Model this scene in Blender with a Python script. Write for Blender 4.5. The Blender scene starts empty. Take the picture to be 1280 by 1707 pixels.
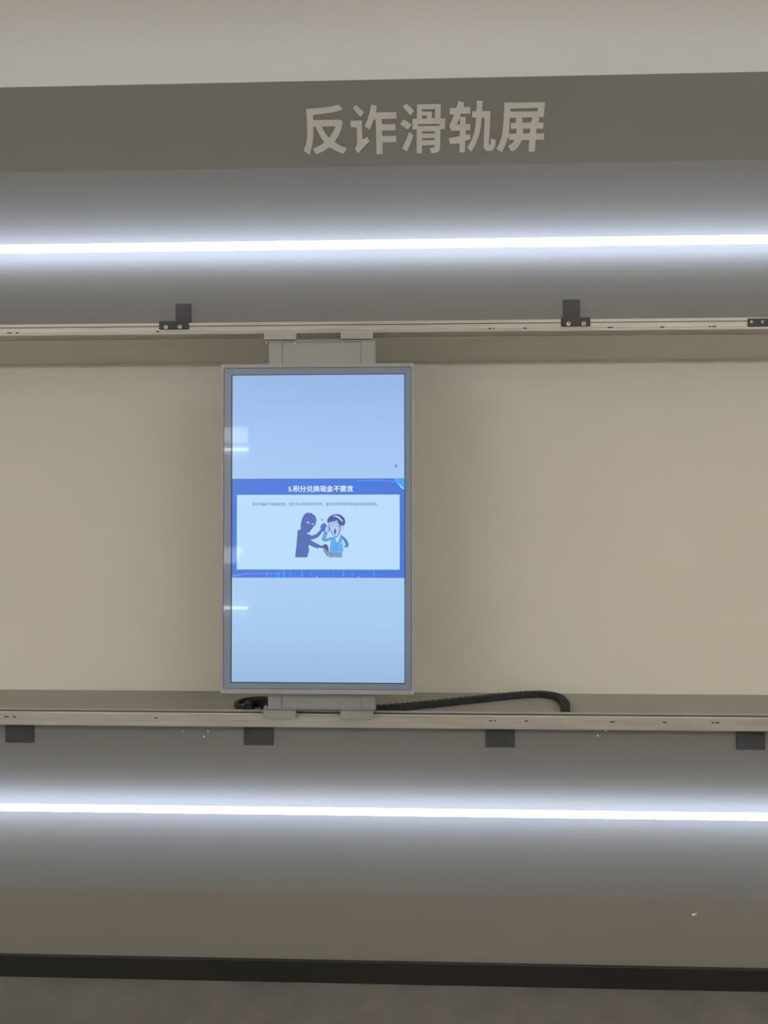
import bpy, bmesh, math, random
from mathutils import Matrix, Vector

scene = bpy.context.scene
COL = scene.collection
random.seed(7)

# ------------------------------------------------------------------ camera
def rad(a): return math.radians(a)
cam_d = bpy.data.cameras.new('camera'); cam = bpy.data.objects.new('camera', cam_d); COL.objects.link(cam)
cam_d.sensor_fit = 'VERTICAL'; cam_d.sensor_height = 36.0; cam_d.lens = 1282.0 / 1707.0 * 36.0
cam_d.clip_start = 0.02
FY = -0.040                                      # face of the lettered wall (y)
FL = 1.4498*(1-(2.4624+FY-0.012)/2.4504)         # floor datum
_yaw, _pitch, _roll = rad(-2.00495), rad(0.96554), rad(-0.0242)
_f = Vector((math.sin(_yaw)*math.cos(_pitch), math.cos(_yaw)*math.cos(_pitch), math.sin(_pitch)))
_r = Vector((math.cos(_yaw), -math.sin(_yaw), 0)); _u = _r.cross(_f)
_r2 = _r*math.cos(_roll) + _u*math.sin(_roll); _u2 = _u*math.cos(_roll) - _r*math.sin(_roll)
_m = Matrix((_r2, _u2, -_f)).transposed().to_4x4(); _m.translation = (0.2849, -2.4624, 1.4498-FL)
cam.matrix_world = _m
scene.camera = cam

# ------------------------------------------------------------------ world, exposure
scene.view_settings.view_transform = 'Standard'; scene.view_settings.look = 'None'
scene.view_settings.gamma = 1.0; scene.view_settings.use_curve_mapping = False
scene.view_settings.exposure = 0.0
world = bpy.data.worlds.new('world'); scene.world = world; world.use_nodes = True
world.node_tree.nodes['Background'].inputs[0].default_value = (0.9, 0.95, 1.0, 1)
world.node_tree.nodes['Background'].inputs[1].default_value = 0.02

LED_STRENGTH = 22.0         # unseen strip added behind each wall tube to spread glow on the wall
FRONT_STRENGTH = 4.0        # its milky front
ADDED_LAMP_STRENGTH = 31.5     # warm unseen lamps added behind the camera to lift the room light
LED_COLOR = (0.66, 0.775, 1.0)
ADDED_LAMP_COLOR = (1.0, 0.975, 0.91)

# ------------------------------------------------------------------ materials
def lin(c):
    c = c/255.0
    return c/12.92 if c <= 0.04045 else ((c+0.055)/1.055)**2.4
def srgb(r, g, b): return (lin(r), lin(g), lin(b), 1.0)

def base_mat(name):
    m = bpy.data.materials.new(name); m.use_nodes = True
    nt = m.node_tree; return m, nt, nt.nodes['Principled BSDF']

def paint(name, col, rough=0.6, var=0.06, scale=6.0, bump=0.05, bscale=220.0, metal=0.0, spec=0.35, stretch=None):
    """plain paint / metal with a slight procedural variation and fine relief"""
    m, nt, b = base_mat(name)
    tc = nt.nodes.new('ShaderNodeTexCoord'); mp = nt.nodes.new('ShaderNodeMapping')
    nt.links.new(tc.outputs['Object'], mp.inputs['Vector'])
    if stretch: mp.inputs['Scale'].default_value = stretch
    n = nt.nodes.new('ShaderNodeTexNoise'); n.inputs['Scale'].default_value = scale; n.inputs['Detail'].default_value = 5
    nt.links.new(mp.outputs['Vector'], n.inputs['Vector'])
    r = nt.nodes.new('ShaderNodeValToRGB')
    r.color_ramp.elements[0].position = 0.3; r.color_ramp.elements[1].position = 0.7
    r.color_ramp.elements[0].color = tuple(c*(1-var) for c in col[:3])+(1,)
    r.color_ramp.elements[1].color = tuple(min(1, c*(1+var)) for c in col[:3])+(1,)
    nt.links.new(n.outputs['Fac'], r.inputs['Fac']); nt.links.new(r.outputs['Color'], b.inputs['Base Color'])
    b.inputs['Roughness'].default_value = rough; b.inputs['Metallic'].default_value = metal
    b.inputs['Specular IOR Level'].default_value = spec
    if bump:
        n2 = nt.nodes.new('ShaderNodeTexNoise'); n2.inputs['Scale'].default_value = bscale
        nt.links.new(mp.outputs['Vector'], n2.inputs['Vector'])
        bp = nt.nodes.new('ShaderNodeBump'); bp.inputs['Strength'].default_value = bump; bp.inputs['Distance'].default_value = 0.002
        nt.links.new(n2.outputs['Fac'], bp.inputs['Height']); nt.links.new(bp.outputs['Normal'], b.inputs['Normal'])
    return m

def concrete(name):
    m, nt, b = base_mat(name)
    tc = nt.nodes.new('ShaderNodeTexCoord')
    n = nt.nodes.new('ShaderNodeTexNoise'); n.inputs['Scale'].default_value = 7; n.inputs['Detail'].default_value = 9; n.inputs['Roughness'].default_value = 0.65
    nt.links.new(tc.outputs['Object'], n.inputs['Vector'])
    r = nt.nodes.new('ShaderNodeValToRGB')
    r.color_ramp.elements[0].position = 0.3; r.color_ramp.elements[1].position = 0.72
    r.color_ramp.elements[0].color = (0.112, 0.095, 0.070, 1); r.color_ramp.elements[1].color = (0.160, 0.137, 0.103, 1)
    nt.links.new(n.outputs['Fac'], r.inputs['Fac'])
    v = nt.nodes.new('ShaderNodeTexVoronoi'); v.inputs['Scale'].default_value = 5.0
    nt.links.new(tc.outputs['Object'], v.inputs['Vector'])
    sp = nt.nodes.new('ShaderNodeValToRGB')
    sp.color_ramp.elements[0].position = 0.02; sp.color_ramp.elements[1].position = 0.04
    sp.color_ramp.elements[0].color = (0.35, 0.33, 0.3, 1); sp.color_ramp.elements[1].color = (1, 1, 1, 1)
    nt.links.new(v.outputs['Distance'], sp.inputs['Fac'])
    mx = nt.nodes.new('ShaderNodeMix'); mx.data_type = 'RGBA'; mx.blend_type = 'MULTIPLY'; mx.inputs['Factor'].default_value = 1
    nt.links.new(r.outputs['Color'], mx.inputs['A']); nt.links.new(sp.outputs['Color'], mx.inputs['B'])
    nt.links.new(mx.outputs['Result'], b.inputs['Base Color'])
    b.inputs['Roughness'].default_value = 0.55
    return m

def emit(name, col, strength, rough=0.3):
    m, nt, b = base_mat(name)
    b.inputs['Base Color'].default_value = (0.8, 0.8, 0.8, 1); b.inputs['Roughness'].default_value = rough
    b.inputs['Emission Color'].default_value = tuple(col[:3])+(1,); b.inputs['Emission Strength'].default_value = strength
    return m

def pixel(name, col, strength=1.0):
    """lit LCD pixels behind a glossy cover glass"""
    m, nt, b = base_mat(name)
    b.inputs['Base Color'].default_value = (0.01, 0.01, 0.012, 1); b.inputs['Roughness'].default_value = 0.03
    b.inputs['Specular IOR Level'].default_value = 0.6
    b.inputs['Emission Color'].default_value = tuple(col[:3])+(1,); b.inputs['Emission Strength'].default_value = strength
    return m

def pixel_ramp(name, axis, stops):
    """lit pixels whose colour runs as a gradient along the generated axis"""
    m = pixel(name, (1, 1, 1)); nt = m.node_tree; b = nt.nodes['Principled BSDF']
    tc = nt.nodes.new('ShaderNodeTexCoord'); s = nt.nodes.new('ShaderNodeSeparateXYZ'); r = nt.nodes.new('ShaderNodeValToRGB')
    nt.links.new(tc.outputs['Generated'], s.inputs[0]); nt.links.new(s.outputs[axis], r.inputs['Fac'])
    els = r.color_ramp.elements
    while len(els) < len(stops): els.new(0.5)
    for e, (p, c) in zip(els, stops): e.position = p; e.color = srgb(*c)
    nt.links.new(r.outputs['Color'], b.inputs['Emission Color'])
    return m

M = {}
M['grey_wall'] = paint('grey_wall_paint', (0.198, 0.190, 0.174), 0.7, 0.025, 2.5, 0.04)
M['lower_wall'] = paint('lower_wall_paint', (0.238, 0.221, 0.200), 0.7, 0.025, 2.5, 0.04)
M['grey_panel'] = paint('grey_panel_paint', (0.198, 0.194, 0.186), 0.65, 0.02, 2.5, 0.03)
M['white_board'] = paint('white_board_paint', (0.76, 0.74, 0.685), 0.65, 0.015, 1.5, 0.03)
M['soffit'] = paint('soffit_paint', (0.79, 0.77, 0.70), 0.65, 0.02, 2, 0.03)
M['ledge'] = paint('ledge_paint', (0.41, 0.405, 0.38), 0.6, 0.03, 3, 0.03)
M['ceiling'] = paint('ceiling_paint', (0.76, 0.665, 0.53), 0.8, 0.02, 2, 0.05)
M['room'] = paint('room_paint', (0.66, 0.64, 0.60), 0.8, 0.02, 2, 0.04)
M['floor'] = concrete('floor_concrete')
M['skirting'] = paint('skirting_black', (0.020, 0.019, 0.018), 0.5, 0.15, 5, 0.03)
M['letter'] = paint('letter_vinyl', (0.50, 0.485, 0.44), 0.5, 0.02, 8, 0.0)
M['alu'] = paint('aluminium', (0.51, 0.495, 0.46), 0.45, 0.10, 9, 0.05, 160, 0.35, 0.5, (0.6, 6, 6))
M['groove_shade'] = paint('groove_shade_dark', (0.09, 0.085, 0.08), 0.6, 0.1, 9, 0.0, 160, 0.3)  # dark tone standing in for shade inside the rail grooves
M['grime'] = paint('grime', (0.03, 0.028, 0.025), 0.7, 0.2, 60, 0.0)
M['bracket'] = paint('bracket_black', (0.055, 0.055, 0.062), 0.5, 0.12, 14, 0.06, 300)
M['bolt'] = paint('bolt_steel', (0.72, 0.71, 0.69), 0.3, 0.1, 60, 0.0, 160, 0.8, 0.5)
M['bolt_socket'] = paint('bolt_socket', (0.08, 0.08, 0.08), 0.5, 0.1, 60, 0.0)
M['plate'] = paint('mount_plate', (0.36, 0.37, 0.375), 0.45, 0.04, 8, 0.03, 160, 0.3, 0.5)
M['slider'] = paint('slider_block', (0.42, 0.41, 0.385), 0.45, 0.05, 14, 0.04, 160, 0.45, 0.5)
M['frame'] = paint('display_frame', (0.385, 0.405, 0.44), 0.4, 0.02, 6, 0.0)
M['corner'] = paint('display_corner', (0.46, 0.46, 0.47), 0.5, 0.02, 6, 0.0)
M['glass'] = paint('display_glass_border', (0.275, 0.345, 0.475), 0.03, 0.02, 4, 0.0, spec=0.6)
M['gap'] = paint('display_gap', (0.02, 0.03, 0.05), 0.3, 0.05, 6, 0.0)
M['cable'] = paint('cable_rubber', (0.030, 0.032, 0.037), 0.55, 0.15, 30, 0.08, 260)
M['chip'] = paint('paint_chip', (0.8, 0.79, 0.75), 0.7, 0.03, 40, 0.0)
M['led'] = emit('added_wash_led', LED_COLOR, LED_STRENGTH)
M['front'] = emit('led_front', (0.80, 0.87, 1.0), FRONT_STRENGTH)
M['pendant'] = emit('added_lamp_diffuser', ADDED_LAMP_COLOR, ADDED_LAMP_STRENGTH)
M['far_led'] = emit('far_led_diffuser', (0.85, 0.92, 1.0), 12.0)
M['lightbox'] = emit('lightbox_face', (0.95, 0.97, 1.0), 3.2)
M['cap'] = paint('lamp_cap', (0.7, 0.7, 0.7), 0.4, 0.02, 6, 0.0)

# ------------------------------------------------------------------ helpers
def setp(o, label=None, cat=None, group=None, kind=None):
    if label: o['label'] = label
    if cat: o['category'] = cat
    if group: o['group'] = group
    if kind: o['kind'] = kind
    return o
def empty(name, loc, parent=None):
    o = bpy.data.objects.new(name, None); COL.objects.link(o); o.location = loc; o.empty_display_size = 0.05
    if parent: o.parent = parent
    return o
def link(name, mesh, mat=None, parent=None, loc=None):
    o = bpy.data.objects.new(name, mesh); COL.objects.link(o)
    if mat is not None and not mesh.materials: mesh.materials.append(mat)
    if parent: o.parent = parent
    if loc is not None: o.location = loc
    return o
def mesh_from_bm(name, bm, smooth=False):
    me = bpy.data.meshes.new(name); bmesh.ops.recalc_face_normals(bm, faces=bm.faces); bm.to_mesh(me); bm.free()
    if smooth:
        for p in me.polygons: p.use_smooth = True
    return me
def add_box(bm, x0, x1, y0, y1, z0, z1, bevel=0.0, seg=1):
    vs = [bm.verts.new(p) for p in ((x0,y0,z0),(x1,y0,z0),(x1,y1,z0),(x0,y1,z0),(x0,y0,z1),(x1,y0,z1),(x1,y1,z1),(x0,y1,z1))]
    fs = [bm.faces.new([vs[i] for i in q]) for q in ((3,2,1,0),(4,5,6,7),(0,1,5,4),(1,2,6,5),(2,3,7,6),(3,0,4,7))]
    if bevel:
        es = {e for f in fs for e in f.edges}
        bmesh.ops.bevel(bm, geom=list(es), offset=bevel, segments=seg, affect='EDGES', profile=0.5)
def box(name, ext, mat, parent=None, bevel=0.0, seg=1, loc=None):
    bm = bmesh.new(); add_box(bm, *ext, bevel=bevel, seg=seg)
    return link(name, mesh_from_bm(name, bm), mat, parent, loc)
def add_prism_x(bm, prof, x0, x1):
    """(y, z) outline swept along x"""
    a = [bm.verts.new((x0, y, z)) for y, z in prof]; b = [bm.verts.new((x1, y, z)) for y, z in prof]
    n = len(prof)
    for i in range(n):
        bm.faces.new((a[i], a[(i+1) % n], b[(i+1) % n], b[i]))
    bm.faces.new(a); bm.faces.new(list(reversed(b)))
def add_cyl(bm, p, axis, r, length, n=24):
    """cylinder from p along axis 'X','Y','Z'"""
    ax = 'XYZ'.index(axis); o = [(1, 2), (2, 0), (0, 1)][ax]
    rings = []
    for t in (0.0, length):
        ring = []
        for i in range(n):
            v = list(p); v[ax] += t; v[o[0]] += r*math.cos(2*math.pi*i/n); v[o[1]] += r*math.sin(2*math.pi*i/n)
            ring.append(bm.verts.new(v))
        rings.append(ring)
    for i in range(n):
        bm.faces.new((rings[0][i], rings[0][(i+1) % n], rings[1][(i+1) % n], rings[1][i]))
    bm.faces.new(list(reversed(rings[0]))); bm.faces.new(rings[1])
def shape_mesh(name, polys, extrude=0.0):
    """filled outline(s) with holes in the (x, z) plane, facing -y; made through a filled 2D curve"""
    cu = bpy.data.curves.new(name, 'CURVE'); cu.dimensions = '2D'; cu.fill_mode = 'BOTH'; cu.extrude = extrude
    for pl in polys:
        s = cu.splines.new('POLY'); s.points.add(len(pl)-1); s.use_cyclic_u = True
        for p, (x, z) in zip(s.points, pl): p.co = (x, z, 0, 1)
    return curve_to_mesh(name, cu)
def curve_to_mesh(name, cu):
    o = bpy.data.objects.new(name, cu); COL.objects.link(o)
    dg = bpy.context.evaluated_depsgraph_get()
    me = bpy.data.meshes.new_from_object(o.evaluated_get(dg)); me.name = name
    bpy.data.objects.remove(o); me.materials.clear()
    me.transform(Matrix.Rotation(math.pi/2, 4, 'X'))
    return me
def text_mesh(name, body, x0, x1, zc, y, bold=0.0):
    """one line of lettering fitted between x0 and x1, centred on height zc"""
    cu = bpy.data.curves.new(name, 'FONT'); cu.body = body; cu.size = 1.0; cu.resolution_u = 3
    me = curve_to_mesh(name, cu)
    xs = [v.co.x for v in me.vertices]; zs = [v.co.z for v in me.vertices]
    s = (x1-x0)/(max(xs)-min(xs)); mx = min(xs); mz = (min(zs)+max(zs))/2
    for v in me.vertices: v.co = ((v.co.x-mx)*s+x0, y, (v.co.z-mz)*s+zc)
    if bold:                                   # heavier strokes: the same glyphs laid over each other
        bm = bmesh.new()
        for k, (dx, dz) in enumerate(((-1, -1), (1, -1), (-1, 1), (1, 1), (0, 0))):
            c = me.copy(); c.transform(Matrix.Translation((dx*bold*s, -k*0.00001, dz*bold*s*0.6))); bm.from_mesh(c)
        bm.to_mesh(me); bm.free()
    return me

# ------------------------------------------------------------------ the setting
X0, X1 = -3.4, 3.8            # side walls
YB = -6.4                     # opposite wall
KF = (2.4624+FY)/2.4624; KL = (2.4624+FY-0.003)/2.4594
H = 1.4498+(2.8905-1.4498)*KF                    # ceiling (heights here are above the camera's old datum; shifted to floor = 0 at the end)
CR0, CR1 = 1.4498+(0.280-1.4498)*KF, 1.4498+(2.608-1.4498)*KF   # creases of the sloped bands
LZ0, LZ1 = 0.560, 2.331
NY = 0.355; SOF = 2.0508; SILL = 0.839
setp(box('floor', (X0, X1, YB, 0.45, FL-0.06, FL), M['floor']), 'brown grey concrete floor along the foot of the wall', 'floor', kind='structure')
setp(box('ceiling', (X0, X1, YB, 0.45, H, H+0.06), M['ceiling']), 'plain off-white ceiling above the grey lettered wall', 'ceiling', kind='structure')
wf = setp(empty('wall_front', (0.2, 0, 0)), 'grey wall with a long white niche between two rails', 'wall', kind='structure')
def wpart(name, ext, mat, bevel=0.0):
    o = box(name, ext, mat, wf, bevel); o.location = (-0.2, 0, 0); return o
def wprism(name, prof, mat):
    bm = bmesh.new(); add_prism_x(bm, prof, X0, X1)
    o = link(name, mesh_from_bm(name, bm), mat, wf); o.location = (-0.2, 0, 0); return o
wpart('upper_wall', (X0, X1, FY, 0.40, CR1, H), M['grey_wall'])['label'] = 'grey band carrying the pale lettering'
wprism('upper_slope', [(-0.006, LZ1), (FY, CR1), (0.40, CR1), (0.40, LZ1)], M['grey_panel'])
wpart('upper_panel', (X0, X1, -0.006, 0.40, SOF+0.0025, LZ1), M['grey_panel'])['label'] = 'grey panel carrying the upper rail'
wpart('niche_soffit', (X0, X1, -0.002, NY, SOF, SOF+0.0025), M['soffit'])
wpart('niche_back', (X0, X1, NY, 0.40, SILL-0.02, SOF+0.0025), M['white_board'])['label'] = 'off-white back board of the niche'
wpart('niche_sill', (X0, X1, -0.002, NY, SILL-0.004, SILL), M['ledge'])
wpart('lower_panel', (X0, X1, -0.006, 0.40, LZ0, SILL-0.004), M['grey_panel'])['label'] = 'grey panel carrying the lower rail'
wprism('lower_slope', [(-0.006, LZ0), (0.40, LZ0), (0.40, CR0), (FY, CR0)], M['grey_panel'])
wpart('lower_wall', (X0, X1, FY, 0.40, FL, CR0), M['lower_wall'])
# little white chips stuck to the wall
for (x, z, s, y) in ((-0.448, 0.789, .0025, -.006), (-0.366, 0.789, .003, -.006), (-0.378, 0.772, .0035, -.006), (0.872, 0.786, .003, -.006), (0.897, 0.801, .0025, -.006), (1.153, 0.248, .004, FY), (1.160, 0.251, .0025, FY)):
    bm = bmesh.new(); bmesh.ops.create_icosphere(bm, subdivisions=1, radius=s)
    for v in bm.verts: v.co.y *= 0.5; v.co.z *= random.uniform(.7, 1.2)
    link('paint_chip', mesh_from_bm('paint_chip', bm), M['chip'], wf, (x-0.2, y-0.0004, z))
setp(box('baseboard_front', (X0, X1, FY-0.012, FY, FL, 1.4498+(0.0645-1.4498)*(2.4624+FY-0.006)/2.4624), M['skirting'], bevel=0.0015), 'black skirting board between grey wall and floor', 'skirting', kind='structure')
setp(box('wall_left', (X0-0.06, X0, YB, 0.45, FL, H), M['room']), 'plain side wall left of the niche', 'wall', kind='structure')
setp(box('wall_right', (X1, X1+0.06, YB, 0.45, FL, H), M['room']), 'plain side wall right of the niche', 'wall', kind='structure')
setp(box('wall_back', (X0-0.06, X1+0.06, YB-0.06, YB, FL, H), M['room']), 'plain wall opposite the sliding screen', 'wall', kind='structure')

# ------------------------------------------------------------------ wall lettering (outlines in 1/14.22 px of a tracing sheet)
K = 90.0/1280.0
def sheet(ox, oy, pts):
    out = []
    for u, v in pts:
        px, py = ox+u*K, oy+v*K
        x, z = -1.03642+0.00193019*px-2.1e-06*py, 3.16997-3.608e-05*px-0.00194969*py
        out.append((0.2849+(x-0.2849)*KL, 1.4498+(z-1.4498)*KL))
    return out
CH = [
 ('反', (500, 165), 'first of the five pale characters on the grey wall, reading 反', [
  [(135,238),(310,222),(470,210),(640,190),(760,170),(905,130),(1020,242),(880,290),(700,328),(500,352),(300,375),(302,500),(930,492),(975,500),(1012,520),(985,680),(930,830),(820,1020),(960,1110),(1115,1165),(1035,1290),(870,1230),(690,1135),(560,1225),(375,1305),(300,1180),(440,1120),(570,1040),(470,880),(400,740),(355,655),(308,655),(312,830),(295,1050),(255,1200),(210,1315),(80,1225),(140,1060),(165,880),(160,600),(148,400)],
  [(512,652),(835,652),(800,740),(740,850),(685,920),(600,820),(540,720)]]),
 ('诈', (580, 165), 'second of the five pale characters on the grey wall, reading 诈', [
  [(195,135),(385,320),(295,430),(108,215)],
  [(60,515),(330,510),(335,700),(350,950),(400,945),(460,890),(512,1000),(400,1110),(243,1275),(170,1185),(215,1080),(222,1000),(208,670),(70,665)],
  [(550,132),(690,155),(665,320),(1150,312),(1158,462),(805,475),(810,600),(1130,600),(1128,740),(815,745),(818,880),(1150,875),(1150,1015),(825,1025),(822,1300),(682,1300),(675,900),(660,490),(615,485),(560,640),(510,728),(398,635),(470,480),(520,300)]]),
 ('滑', (660, 165), 'middle of the five pale characters on the grey wall, reading 滑', [
  [(258,105),(440,280),(348,382),(170,185)],
  [(185,485),(383,600),(295,725),(108,595)],
  [(320,780),(415,855),(370,1010),(270,1245),(155,1170),(250,960)],
  [(510,125),(1070,120),(1065,465),(1180,465),(1165,708),(1062,712),(1050,1180),(1030,1230),(990,1255),(840,1275),(805,1165),(900,1158),(915,1150),(918,1085),(625,1092),(622,1278),(498,1278),(498,715),(397,715),(398,475),(500,470)],
  [(630,240),(935,240),(930,455),(858,455),(858,300),(630,300)],
  [(630,400),(738,400),(735,465),(630,468)],
  [(525,595),(1040,590),(1035,635),(525,645)],
  [(628,770),(925,765),(925,815),(628,822)],
  [(628,930),(920,925),(920,975),(628,982)]]),
 ('轨', (740, 165), 'fourth of the five pale characters on the grey wall, reading 轨', [
  [(345,50),(485,85),(470,195),(632,190),(630,345),(400,355),(388,425),(512,420),(520,600),(630,600),(625,738),(520,742),(518,850),(622,835),(635,955),(510,990),(500,1255),(370,1255),(375,1045),(148,1068),(120,930),(375,880),(385,745),(175,755),(135,620),(160,590),(245,365),(145,360),(145,215),(305,210)],
  [(386,450),(383,605),(312,605)],
  [(785,45),(918,45),(910,290),(1105,290),(1090,700),(1065,1085),(1090,1085),(1110,1040),(1120,930),(1228,980),(1215,1100),(1180,1180),(1120,1220),(1010,1220),(960,1180),(940,1110),(955,800),(968,445),(895,445),(880,640),(840,850),(760,1060),(650,1245),(555,1150),(650,990),(720,800),(755,600),(765,440),(672,440),(682,295),(775,290)]]),
 ('屏', (825, 160), 'last of the five pale characters on the grey wall, reading 屏', [
  [(225,160),(1180,150),(1150,495),(1010,505),(1050,545),(1015,620),(1145,635),(1135,770),(980,775),(965,890),(1160,885),(1155,1025),(960,1030),(935,1305),(790,1305),(810,1035),(635,1040),(560,1180),(480,1265),(385,1310),(310,1190),(400,1130),(460,1045),(330,1040),(322,960),(300,1010),(250,1150),(165,1320),(45,1245),(110,1100),(165,930),(195,700),(215,400)],
  [(365,300),(1008,285),(1005,365),(375,378)],
  [(355,515),(500,515),(490,560),(500,632),(372,645),(372,775),(512,775),(505,893),(332,900),(348,640)],
  [(632,515),(890,505),(845,630),(640,635),(650,580)],
  [(655,775),(825,770),(820,885),(660,893)]]),
]
for ch, (ox, oy), lab, polys in CH:
    pp = [sheet(ox, oy, p) for p in polys]
    cx = sum(p[0] for p in pp[0])/len(pp[0]); cz = min(p[1] for q in pp for p in q)
    me = shape_mesh('wall_character', [[(x-cx, z-cz) for x, z in q] for q in pp], 0.0015)
    o = link('wall_character', me, M['letter'], None, (cx, FY-0.0016, cz))
    setp(o, lab, 'lettering', 'pale lettering on the grey wall')

# ------------------------------------------------------------------ LED tubes
def half_tube(r, x0, x1, a0, a1, n=14):
    bm = bmesh.new(); A = []; B = []
    for i in range(n+1):
        a = rad(a0+(a1-a0)*i/n); A.append(bm.verts.new((x0, r*math.cos(a), r*math.sin(a)))); B.append(bm.verts.new((x1, r*math.cos(a), r*math.sin(a))))
    for i in range(n): bm.faces.new((A[i], B[i], B[i+1], A[i+1]))
    bm.faces.new((A[n], B[n], B[0], A[0]))
    me = mesh_from_bm('half', bm)
    return me
def tube_light(name, x0, x1, y, z, r, wall_y, mat, label, group, brk, cat='light', tilt=None):
    cx = (x0+x1)/2
    t = setp(empty(name, (cx, y, z)), label, cat, group)
    if tilt is None:
        bm = bmesh.new(); add_cyl(bm, (x0-cx, 0, 0), 'X', r, x1-x0, 28)
        me = mesh_from_bm('diffuser', bm)
        for p in me.polygons: p.use_smooth = len(p.vertices) == 4
        link('diffuser', me, mat, t)
    else:
        link('added_wash_strip', half_tube(r*0.985, x0-cx, x1-cx, -90+tilt, 90+tilt), mat, t)  # added emitter, hidden behind the tube, tilted to even out the wall glow
        link('diffuser', half_tube(r, x0-cx, x1-cx, 90+tilt, 270+tilt), M['front'], t)
    for xe in (x0-cx-0.012, x1-cx):
        bm = bmesh.new(); add_cyl(bm, (xe, 0, 0), 'X', r*1.08, 0.012, 24); link('end_cap', mesh_from_bm('end_cap', bm), M['cap'], t)
    s = 1 if wall_y > y else -1
    for xb in brk:
        bm = bmesh.new()
        add_box(bm, xb-cx-0.008, xb-cx+0.008, min(0, s*(abs(wall_y-y))), max(0, s*(abs(wall_y-y))), -0.004, 0.004)
        add_box(bm, xb-cx-0.02, xb-cx+0.02, min(wall_y-y, wall_y-y-s*0.003), max(wall_y-y, wall_y-y-s*0.003), -0.02, 0.02)
        link('wall_clip', mesh_from_bm('wall_clip', bm), M['cap'], t)
    return t
G = 'LED tubes along the sliding screen wall'
LY = -0.064
tube_light('led_tube_light', -3.3, 3.7, LY, LZ1, 0.0128, -0.006, M['led'], 'glowing white LED tube above the upper rail', G, (-3.1, -1.9, 2.3, 3.5), tilt=45)
tube_light('led_tube_light', -3.3, 3.7, LY, LZ0, 0.0108, -0.006, M['led'], 'glowing white LED tube below the lower rail', G, (-3.1, -1.9, 2.3, 3.5), tilt=-45)

# ------------------------------------------------------------------ guide rails
RX0, RX1 = -3.2, 3.6
def bolt(parent, x, y, z, r=0.0055, name='bolt'):
    bm = bmesh.new(); add_cyl(bm, (0, -0.0012, 0), 'Y', r*1.15, 0.0012, 16); add_cyl(bm, (0, -0.005, 0), 'Y', r*0.85, 0.004, 16)
    me = mesh_from_bm('bolt', bm); me.materials.append(M['bolt']); me.materials.append(M['bolt_socket'])
    # dark socket in the head
    bm = bmesh.new(); bm.from_mesh(me)
    f = min(bm.faces, key=lambda q: q.calc_center_median().y)
    r2 = bmesh.ops.inset_region(bm, faces=[f], thickness=r*0.40)
    f2 = min([q for q in bm.faces if len(q.verts) == 16], key=lambda q: q.calc_center_median().y)
    f2.material_index = 1
    bmesh.ops.translate(bm, verts=list(f2.verts), vec=(0, 0.0015, 0))
    bm.to_mesh(me); bm.free()
    return link(name, me, None, parent, (x, y, z))

FR, BK = -0.060, -0.006
up = setp(empty('guide_rail', (0.2, BK, 2.054)), 'silver aluminium rail above the screen, held by black angle brackets', 'rail', 'guide rails of the sliding screen')
UO = Vector((-0.2, -BK, -2.054))
def u_part(name, bm, mat, parent=up, off=UO):
    o = link(name, mesh_from_bm(name, bm), mat, parent); o.location = off; return o
bm = bmesh.new()
add_prism_x(bm, [(FR,2.0900),(FR,2.0805),(FR+.006,2.0805),(FR+.006,2.0778),(FR,2.0778),(FR,2.0622),(FR+.003,2.0622),(FR+.003,2.0607),(FR-.002,2.0602),(FR-.002,2.0552),(FR+.001,2.0545),
                 (FR+.001,2.0535),(FR+.020,2.0535),(FR+.021,2.0550),(FR+.024,2.0550),(FR+.025,2.0535),(BK,2.0535),(BK,2.0900)], RX0, RX1)
u_part('rail_profile', bm, M['alu'])
bm = bmesh.new(); add_box(bm, RX0, RX1, FR+.0015, FR+.0061, 2.0779, 2.0804); u_part('groove_shade_strip', bm, M['groove_shade'])  # dark insert paints the shade of the front groove
lo = setp(empty('guide_rail', (0.2, BK, 0.818)), 'silver aluminium rail below the screen, resting on dark square plates', 'rail', 'guide rails of the sliding screen')
LO = Vector((-0.2, -BK, -0.818))
bm = bmesh.new()
add_prism_x(bm, [(BK,.8180),(FR,.8180),(FR,.8205),(FR+.0015,.8210),(FR+.0015,.8225),(FR,.8230),(FR,.8360),(FR+.0008,.8365),(FR+.0008,.8375),(FR,.8380),(FR,.8490),(FR-.0015,.8497),(FR-.0015,.8540),(FR,.8548),
                 (FR+.004,.8548),(FR+.004,.8525),(FR+.007,.8525),(FR+.008,.8575),(FR+.016,.8575),(FR+.016,.8460),(FR+.040,.8460),(FR+.040,.8602),(BK-.004,.8602),(BK,.8590)], RX0, RX1)
u_part('rail_profile', bm, M['alu'], lo, LO)
bm = bmesh.new(); add_box(bm, RX0, RX1, FR+.0165, FR+.0399, .8461, .8558); u_part('groove_shade_strip', bm, M['groove_shade'], lo, LO)  # dark filler in place of shade deep in the top groove
# dark scuffed slots on both rails, at the same stations
for (xa, xb) in ((-1.003, -0.988), (-0.975, -0.965), (-0.522, -0.512), (0.527, 0.536), (0.541, 0.547), (0.636, 0.646), (0.896, 0.912), (1.058, 1.070), (1.205, 1.213), (1.216, 1.229)):
    for (par, off, z) in ((up, UO, 2.0632), (lo, LO, 0.8432)):
        bm = bmesh.new(); add_box(bm, xa, xb, FR-.0006, FR+.001, z-.0016, z+.0016, bevel=0.0005)
        u_part('slot', bm, M['grime'], par, off)

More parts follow.
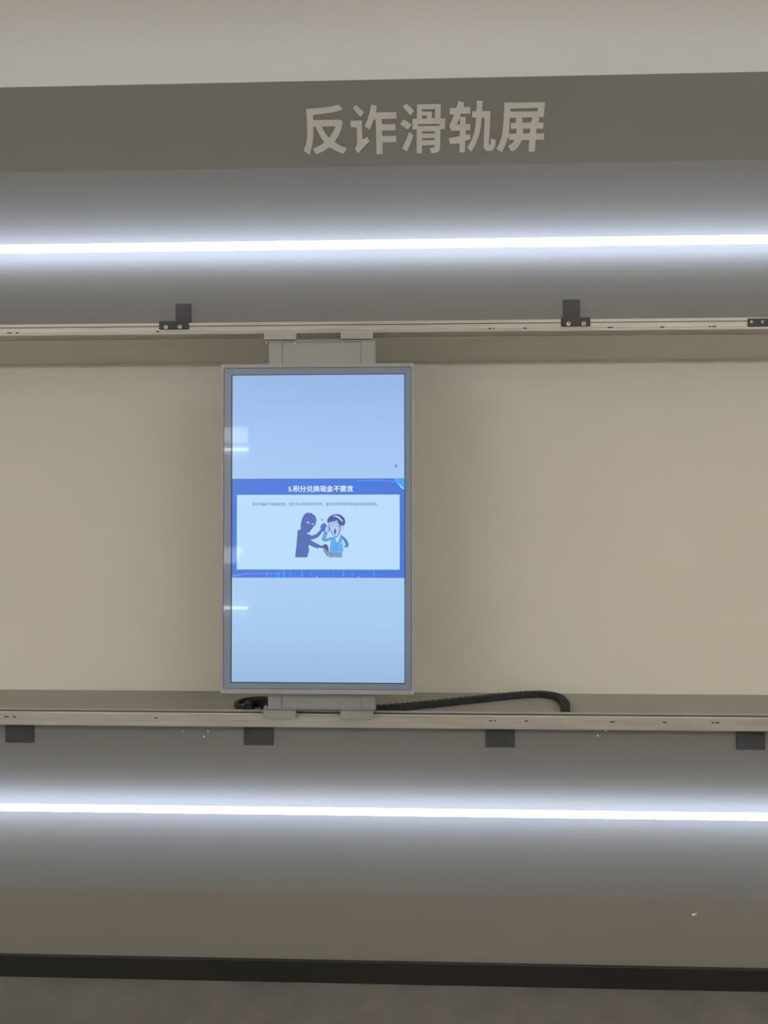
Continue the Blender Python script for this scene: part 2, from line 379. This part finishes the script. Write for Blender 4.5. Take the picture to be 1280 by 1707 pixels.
def upper_bracket(wx0, wx1, px0, px1, pz0, pz1, bolts, wz1):
    bm = bmesh.new()
    add_box(bm, px0, px1, FR-.006, FR, pz0, pz1, bevel=0.0015, seg=2)                 # plate on the rail face
    add_box(bm, wx0, wx1, BK-.005, BK, 2.092, wz1, bevel=0.0012)                       # plate on the wall
    add_box(bm, max(wx0, px0), min(wx1, px1), FR-.0055, BK-.001, 2.0905, pz1-.0005)    # arm over the rail
    b = u_part('bracket', bm, M['bracket']); b['label'] = 'black angle bracket with two bolts'
    for (x, z) in bolts: bolt(b, x, FR-.006, z)
upper_bracket(-0.4745, -0.4253, -0.5110, -0.4175, 2.0690, 2.0955, ((-0.4885, 2.0755), (-0.4445, 2.0765)), 2.1660)
upper_bracket(0.7699, 0.8225, 0.7530, 0.8425, 2.0670, 2.0945, ((0.7745, 2.0745), (0.8210, 2.0742)), 2.1663)
bm = bmesh.new(); add_box(bm, 1.3240, 1.4350, FR-.005, FR, 2.0615, 2.0860, bevel=0.001)
jp = u_part('joint_plate', bm, M['bracket']); jp['label'] = 'small black joint plate with bolts'
for x in (1.3340, 1.3668, 1.3940, 1.4260): bolt(jp, x, FR-.005, 2.0750, 0.0038)
bm = bmesh.new(); add_box(bm, 1.4010, 1.46, FR-.010, FR-.003, 2.0500, 2.0612, bevel=0.001)
u_part('end_stop', bm, M['bracket'])
bm = bmesh.new(); add_box(bm, 1.3890, 1.50, FR-.005, FR, 0.8190, 0.8385, bevel=0.001)
jp2 = u_part('joint_plate', bm, M['bracket'], lo, LO)
for x in (1.4000, 1.43, 1.46, 1.49): bolt(jp2, x, FR-.005, 0.828, 0.0038)
for (xa, xb) in ((-1.0243, -0.9322), (-0.2488, -0.1553), (0.5212, 0.6115), (1.3013, 1.3892)):
    bm = bmesh.new()
    add_box(bm, xa, xb, BK-.006, BK, 0.7475, 0.8185, bevel=0.0012)
    add_box(bm, xa+.004, xb-.004, FR+.012, BK-.004, 0.8130, 0.8180)
    u_part('support_plate', bm, M['bracket'], lo, LO)

# ------------------------------------------------------------------ cable chain lying on the sill
def catmull(pts, n):
    out = []
    for i in range(len(pts)-1):
        p0 = pts[max(i-1, 0)]; p1 = pts[i]; p2 = pts[i+1]; p3 = pts[min(i+2, len(pts)-1)]
        for k in range(n):
            t = k/n
            out.append(tuple(0.5*((2*b)+(-a+c)*t+(2*a-5*b+4*c-d)*t*t+(-a+3*b-3*c+d)*t**3) for a, b, c, d in zip(p0, p1, p2, p3)))
    out.append(pts[-1]); return out
def band(name, pts, w, h, z, ribs, mat, parent, off):
    path = catmull(pts, 14); bm = bmesh.new(); prev = None
    for i, (x, y) in enumerate(path):
        a = path[max(i-1, 0)]; b = path[min(i+1, len(path)-1)]
        tx, ty = b[0]-a[0], b[1]-a[1]; L = math.hypot(tx, ty) or 1; nx, ny = -ty/L, tx/L
        g = 1.0 if (i % 2 == 0 or not ribs) else 0.86
        hw, hh = w/2*g, h*(1-(1-g)*0.6); c = 0.25*hw
        ring = [bm.verts.new((x+nx*s, y+ny*s, z+q)) for s, q in ((-hw, c), (-hw+c, 0), (hw-c, 0), (hw, c), (hw, hh-c), (hw-c, hh), (-hw+c, hh), (-hw, hh-c))]
        if prev:
            for k in range(8): bm.faces.new((prev[k], prev[(k+1) % 8], ring[(k+1) % 8], ring[k]))
        else: bm.faces.new(ring)
        prev = ring
    bm.faces.new(list(reversed(prev)))
    o = link(name, mesh_from_bm(name, bm), mat, parent); o.location = off; return o
cc = setp(empty('cable_chain', (0.2, 0.1, SILL)), 'black cable chain bending on the ledge below the screen', 'cable')
CO = Vector((-0.2, -0.1, -SILL))
band('chain', [(-0.205, 0.060), (-0.10, 0.050), (0.05, 0.048), (0.20, 0.065), (0.34, 0.125), (0.50, 0.200), (0.63, 0.262), (0.725, 0.292), (0.772, 0.280), (0.798, 0.235), (0.800, 0.150), (0.786, 0.070), (0.777, 0.022)], 0.031, 0.022, SILL, True, M['cable'], cc, CO)
cb = setp(empty('power_cable', (-0.22, 0.1, SILL)), 'black cable loop on the ledge under the screen\'s lower left corner', 'cable')
band('cable_loop', [(-0.06, 0.105), (-0.15, 0.165), (-0.225, 0.205), (-0.285, 0.185), (-0.305, 0.135), (-0.290, 0.085), (-0.262, 0.070), (-0.245, 0.085)], 0.014, 0.014, SILL, False, M['cable'], cb, Vector((0.22, -0.1, -SILL)))
band('cable_lead', [(-0.07, 0.075), (-0.15, 0.115), (-0.215, 0.125), (-0.255, 0.100), (-0.258, 0.070), (-0.235, 0.060)], 0.016, 0.026, SILL, False, M['cable'], cb, Vector((0.22, -0.1, -SILL)))

# ------------------------------------------------------------------ the sliding display
SZ = 1.4400; SY = -0.115
dp = setp(empty('sliding_display', (0, -0.09, SZ)), 'upright lit touch screen in a pale frame, hung between the two rails', 'screen')
DO = Vector((0, 0.09, -SZ))
def dpart(name, me, mat, parent=dp, off=DO, **kw):
    o = link(name, me, mat, parent); o.location = off; return o
def rr(x0, x1, z0, z1, r, n=6):
    out = []
    for cx, cz, a0 in ((x1-r, z0+r, -90), (x1-r, z1-r, 0), (x0+r, z1-r, 90), (x0+r, z0+r, 180)):
        for i in range(n+1):
            a = rad(a0+90*i/n); out.append((cx+r*math.cos(a), cz+r*math.sin(a)))
    return out
GX0, GX1, GZ0, GZ1 = -0.2903, 0.2852, 0.9492, 1.9328      # cover glass
AX0, AX1, AZ0, AZ1 = -0.2650, 0.2650, 0.9690, 1.9110      # lit panel
def ring_mesh(name, outer, inner, y0, y1):
    me = shape_mesh(name, [outer, inner], abs(y1-y0)/2); me.transform(Matrix.Translation((0, (y0+y1)/2, 0))); return me
# outer frame, standing 2.5 mm proud of the glass
dpart('frame', ring_mesh('frame', rr(-0.2990, 0.2942, 0.9345, 1.9450, 0.012), rr(GX0-.0012, GX1+.0012, GZ0-.0012, GZ1+.0012, 0.009), -0.1165, -0.072), M['frame'])
for (cx, cz) in ((-0.2935, 0.9400), (0.2887, 0.9400), (-0.2935, 1.9395), (0.2887, 1.9395)):
    bm = bmesh.new(); add_cyl(bm, (cx, -0.1180, cz), 'Y', 0.0058, 0.03, 20); dpart('corner_cap', mesh_from_bm('corner_cap', bm), M['corner'])
bm = bmesh.new(); add_box(bm, -0.285, 0.280, -0.0735, -0.070, 0.948, 1.932); dpart('back_cover', mesh_from_bm('back_cover', bm), M['plate'])
dpart('glass_border', ring_mesh('glass_border', rr(GX0, GX1, GZ0, GZ1, 0.008), rr(AX0-.0030, AX1+.0020, AZ0-.0030, AZ1+.0020, 0.0005, 2), -0.1148, -0.076), M['glass'])
bm = bmesh.new(); add_box(bm, GX0-.0012, GX1+.0012, -0.1120, -0.0765, GZ0-.0012, GZ1+.0012); dpart('gasket', mesh_from_bm('gasket', bm), M['gap'])
bm = bmesh.new(); add_cyl(bm, (0.2795, -0.1152, 1.4400), 'Y', 0.0016, 0.001, 12); dpart('microphone_hole', mesh_from_bm('microphone_hole', bm), M['gap'])

WHITE = pixel('screen_white', srgb(178, 212, 250))
M['desk'] = pixel_ramp('screen_desktop', 'Z', ((0.0, (154, 186, 222)), (0.18, (163, 200, 238)), (0.5, (170, 206, 244)), (0.82, (158, 192, 240)), (1.0, (148, 180, 228))))  # gradient paints in the screen's brighter middle and bloom
bm = bmesh.new(); add_box(bm, AX0, AX1, -0.1140, -0.1115, AZ0, AZ1)
panel = dpart('lit_panel', mesh_from_bm('lit_panel', bm), M['desk']); panel['label'] = 'glowing pale blue screen showing a slide'
def flat(name, polys, mat, layer):
    """a piece of the displayed picture, in photo pixels of the screen"""
    pp = [[((px-530.65)*0.0018475, 1.4400-(py-881.9)*0.001837) for px, py in q] for q in polys]
    me = shape_mesh(name, pp); me.transform(Matrix.Translation((0, -0.1140-0.00005*layer, 0)))
    return dpart(name, me, mat, panel, Vector((0, 0, 0)))
def rect(a, b, c, d): return [(a, b), (c, b), (c, d), (a, d)]
M['slide'] = pixel_ramp('slide_blue', 'X', ((0.0, (84, 112, 178)), (0.15, (82, 116, 196)), (0.5, (70, 120, 226)), (0.78, (70, 112, 200)), (1.0, (74, 108, 182))))
flat('slide_background', [rect(387.2, 799, 674.2, 964.5)], M['slide'], 1)
M['swoosh'] = pixel('slide_swoosh', srgb(96, 150, 236)); M['cyan'] = pixel('slide_cyan', srgb(60, 165, 250)); M['bright'] = pixel('slide_bright', srgb(150, 225, 255))
flat('slide_streak', [[(656, 799.5), (674.2, 799.5), (674.2, 818), (668, 814), (661, 807)]], M['cyan'], 2)
flat('slide_streak', [[(664, 806), (669, 812), (673.5, 815), (673.5, 817.5), (668, 814.5)]], M['bright'], 3)
flat('slide_streak', [[(595, 802), (630, 801), (660, 804), (660, 805.5), (630, 803), (595, 803.5)]], M['swoosh'], 2)
flat('slide_streak', [[(388, 960), (410, 957.5), (440, 956.5), (470, 957.5), (470, 959), (440, 958), (412, 959.5), (388, 963)]], M['swoosh'], 2)
M['city'] = pixel('slide_city', srgb(82, 150, 240))
for x, w, t in ((446, 2.2, 953), (454, 1.5, 956), (461, 2, 955), (466, 3, 954), (474, 3, 952), (485, 1.6, 953), (504, 2.2, 951.5), (520, 1.2, 957), (556, 1.2, 953), (573, 2.2, 951.5), (588, 1.4, 955), (624, 1.8, 952), (635, 1.4, 958), (550, 1.0, 957), (610, 1.0, 958)):
    flat('city_bar', [rect(x-w/2, t, x+w/2, 964.3)], M['city'], 3)
for x in (529, 598): flat('city_light', [rect(x-.7, 961.5, x+.7, 964)], M['bright'], 4)
M['card'] = pixel_ramp('slide_card', 'X', ((0.0, (170, 200, 250)), (0.3, (184, 220, 254)), (0.6, (182, 218, 254)), (1.0, (172, 208, 246))))
flat('slide_card', [rect(395.3, 826, 666.3, 950.8)], M['card'], 2)
M['title'] = pixel('title_white', srgb(228, 246, 255)); M['caption'] = pixel('caption_grey', srgb(96, 118, 158))
def sx(px): return (px-530.65)*0.0018475
def sz(py): return 1.4400-(py-881.9)*0.001837
dpart('slide_title', text_mesh('slide_title', '5.积分兑换现金不要贪', sx(481.5), sx(589.3), sz(816.0), -0.11425, 0.016), M['title'], panel, Vector((0, 0, 0)))
dpart('slide_caption', text_mesh('slide_caption', '现在的骗子也懂高科技，他们可以利用改号软件，冒充任何单位的电话给你发送短信。', sx(421), sx(629.5), sz(841.7), -0.11425, 0.010), M['caption'], panel, Vector((0, 0, 0)))
# the drawing on the slide: a hooded thief and a startled man on the phone
def art(name, pts, col, layer):
    key = 'art_%d_%d_%d' % col
    if key not in M: M[key] = pixel(key, srgb(*col))
    return flat(name, [[(480+u/10.667, 840+v/10.667) for u, v in q] for q in pts], M[key], layer)
def disc(cx, cy, rx, ry, n=12): return [(cx+rx*math.cos(2*math.pi*i/n), cy+ry*math.sin(2*math.pi*i/n)) for i in range(n)]
NAVY = (84, 108, 178); HAIR = (72, 90, 158); JACKET = (88, 170, 246); SKIN = (176, 198, 244); LINE = (70, 96, 160); TEAL = (80, 132, 190)
art('thief_figure', [[(340,172),(420,175),(490,225),(518,300),(500,380),(440,450),(385,525),(330,540),(440,580),(520,545),(580,480),(600,440),(612,520),(590,555),(540,610),(470,640),(410,655),(480,700),(580,745),(600,765),(545,805),(480,790),(375,740),(385,860),(365,900),(355,965),(135,965),(160,750),(180,490),(215,470),(235,470),(235,380),(260,270),(300,200)]], NAVY, 4)
art('thief_hand', [[(560,770),(620,760),(670,725),(710,745),(728,800),(735,860),(700,850),(640,800),(590,800)]], HAIR, 6)
art('thief_eye', [[(340,318),(392,355),(382,366),(350,352)]], (190, 222, 252), 5)
art('thief_eye', [[(425,372),(476,360),(466,380),(436,386)]], (190, 222, 252), 5)
art('money_bag', [[(620,800),(660,830),(720,850),(765,890),(710,955),(650,870)]], (128, 150, 160), 5)
art('drawn_phone', [[(650,345),(692,388),(665,460),(655,515),(590,500),(585,405)]], (66, 120, 205), 5)
art('drawn_jacket', [[(790,598),(860,612),(880,700),(930,600),(960,590),(978,680),(992,862),(748,867),(768,680)]], JACKET, 5)
art('drawn_sleeve', [[(650,520),(705,555),(685,620),(700,640),(785,598),(785,652),(690,682),(640,682),(608,640),(625,590)]], TEAL, 5)
art('drawn_sleeve', [[(658,545),(690,562),(672,622),(692,652),(778,615),(778,638),(690,668),(648,666),(625,636),(638,592)]], JACKET, 6)
art('drawn_sleeve', [[(930,550),(1000,600),(1060,660),(1092,740),(1072,780),(1020,797),(1008,770),(1035,740),(1000,670),(960,620)]], TEAL, 6)
art('drawn_shirt', [[(865,618),(895,640),(905,660),(880,705),(858,660)]], (200, 232, 250), 6)
art('jacket_seam', [[(860,700),(868,700),(866,865),(858,865)]], TEAL, 7)
art('drawn_hand', [[(690,395),(745,450),(745,492),(712,525),(700,555),(662,525),(660,440)]], LINE, 6)
art('drawn_hand', [[(692,410),(732,452),(732,486),(705,515),(696,535),(672,518),(672,445)]], SKIN, 7)
art('drawn_hand', [[(955,695),(1010,688),(1024,740),(990,752),(952,732)]], SKIN, 7)
art('drawn_trousers', [[(752,868),(972,868),(970,965),(852,965),(845,942),(825,965),(733,965)]], (122, 152, 178), 4)
art('drawn_hair', [[(703,330),(715,270),(780,215),(870,192),(950,212),(1010,268),(1027,330),(1012,390),(975,425),(948,495),(920,500),(900,420),(830,380),(740,350),(720,355)]], HAIR, 5)
art('drawn_ear', [[(938,408),(988,395),(1005,440),(970,486),(932,488)]], SKIN, 6)
art('drawn_face', [[(722,350),(742,315),(770,330),(795,300),(820,330),(850,298),(895,300),(932,392),(935,480),(922,545),(882,605),(832,600),(785,540),(738,450)]], LINE, 6)
art('drawn_face', [[(732,356),(748,328),(770,342),(796,314),(820,342),(852,312),(886,312),(920,394),(922,478),(910,540),(876,592),(836,588),(796,534),(750,446)]], SKIN, 7)
art('drawn_highlight', [[(805,238),(862,218),(935,258),(985,322),(972,336),(920,282),(860,244)]], (190, 222, 252), 7)
for cx in (782, 872):
    art('drawn_eye', [disc(cx, 385, 27, 30)], LINE, 8); art('drawn_eye', [disc(cx, 385, 21, 24)], (205, 230, 255), 9); art('drawn_eye', [disc(cx+4, 390, 8, 9, 8)], LINE, 10)
art('drawn_brow', [[(762,340),(795,322),(798,332),(768,350)]], LINE, 8); art('drawn_brow', [[(862,330),(895,338),(893,348),(862,340)]], LINE, 8)
art('drawn_mouth', [[(832,462),(856,455),(864,510),(846,565),(824,520)]], LINE, 8)
art('drawn_mark', [[(592,290),(630,282),(632,312),(598,316)]], (120, 145, 175), 5)
flat('mouse_cursor', [[(658.8, 774.5), (662.8, 778.8), (660.8, 779), (661.8, 781.5), (660.8, 782), (659.8, 779.5), (658.8, 780.3)]], M['caption'], 2)

# mounting plates and slider blocks, which run along the rails with the screen
def mount(zs, zflange, zin, sgn):
    bm = bmesh.new()
    add_box(bm, -0.160, 0.176, -0.0700, -0.0640, min(zflange, zin), max(zflange, zin))
    add_box(bm, -0.174, 0.172, -0.0760, -0.0460, min(zflange, zflange-sgn*0.004), max(zflange, zflange-sgn*0.004))
    pl = dpart('mounting_plate', mesh_from_bm('mounting_plate', bm), M['plate'])
    for xa, xb in ((-0.160, -0.118), (0.130, 0.172)):
        bm = bmesh.new(); add_box(bm, xa, xb, -0.0745, -0.0700, min(zflange-sgn*.004, zin), max(zflange-sgn*.004, zin), bevel=0.001)
        dpart('stiffener', mesh_from_bm('stiffener', bm), M['plate'], pl, Vector((0, 0, 0)))
    for xa, xb in ((-0.1735, -0.0720), (0.0668, 0.1675)):
        bm = bmesh.new(); add_box(bm, xa, xb, -0.0850, -0.0640, min(zs), max(zs), bevel=0.001)
        sb = dpart('slider_block', mesh_from_bm('slider_block', bm), M['slider'])
        for x in (xa+.006, xb-.006):
            bm = bmesh.new(); add_cyl(bm, (x, -0.0735, zflange-sgn*0.0075), 'Y', 0.0028, 0.004, 10)
            dpart('screw', mesh_from_bm('screw', bm), M['bolt'], sb, Vector((0, 0, 0)))
mount((2.0285, 2.0530), 2.0275, 1.900, 1)
mount((0.8520, 0.8765), 0.8775, 0.980, -1)

# ------------------------------------------------------------------ the rest of the room behind the camera, with added lamps
def pendant(name, x, y0, y1, z, label, rz=0.0):  # unseen lamp, added to brighten the niche and ceiling
    t = setp(empty(name, (x, (y0+y1)/2, z)), label, 'light', 'added tube lamps behind the camera')
    t.rotation_euler.z = rz
    L = y1-y0; bm = bmesh.new(); add_cyl(bm, (0, -L/2, 0), 'Y', 0.03, L, 20)
    me = mesh_from_bm('diffuser', bm)
    for p in me.polygons: p.use_smooth = len(p.vertices) == 4
    link('diffuser', me, M['pendant'], t)
    for s in (-1, 1):
        bm = bmesh.new(); add_cyl(bm, (0, s*(L/2-0.15), 0.028), 'Z', 0.003, H-z-0.028, 8); link('hanger', mesh_from_bm('hanger', bm), M['cap'], t)
pendant('added_lamp', -2.3, -6.2, -3.3, 2.25, 'added long tube lamp, out of view left of the camera')
pendant('added_lamp', 2.7, -6.2, -3.3, 2.25, 'added long tube lamp, out of view right of the camera')
pendant('added_lamp', -2.0, -2.8-0.8, -2.8+0.8, 2.15, 'added crosswise tube lamp, out of view behind the camera on its left', math.pi/2)
pendant('added_lamp', 2.0, -2.8-1.2, -2.8+1.2, 2.15, 'added crosswise tube lamp, out of view behind the camera on its right', math.pi/2)
G2 = 'LED tubes along the opposite wall'
tube_light('led_tube_light', X0+0.1, -1.54, YB+0.06, 2.30, 0.015, YB, M['far_led'], 'glowing LED tube high on the opposite wall', G2, (-3.0, -1.8))
tube_light('led_tube_light', X0+0.1, -1.54, YB+0.06, 0.52, 0.013, YB, M['far_led'], 'glowing LED tube low on the opposite wall', G2, (-3.0, -1.8))
lb = setp(empty('light_box', (-2.3, YB, 2.38)), 'white light box mounted above the LED tube on the opposite wall', 'light box')
box('housing', (-0.98, 0.76, 0.0, 0.05, -0.005, 0.175), M['cap'], lb); box('lit_face', (-0.97, 0.75, 0.0505, 0.053, 0.0, 0.17), M['lightbox'], lb)
bx = setp(empty('backlit_panel', (-2.3, YB, 1.02)), 'slanted backlit panel on the opposite wall', 'light box')
me = shape_mesh('lit_face', [[(-0.9, 0.0), (0.60, 0.0), (0.70, 0.17), (-0.9, 0.17)]], 0.02); me.transform(Matrix.Rotation(math.pi, 4, 'Z')); me.transform(Matrix.Scale(-1, 4, (1, 0, 0))); me.flip_normals()
link('lit_face', me, M['lightbox'], bx, (0, 0.021, 0))

# everything was laid out above the old datum: put the floor at z = 0 (the camera at the top is already there)
for o in scene.objects:
    if o.parent is None and o.type != 'CAMERA': o.location.z -= FL
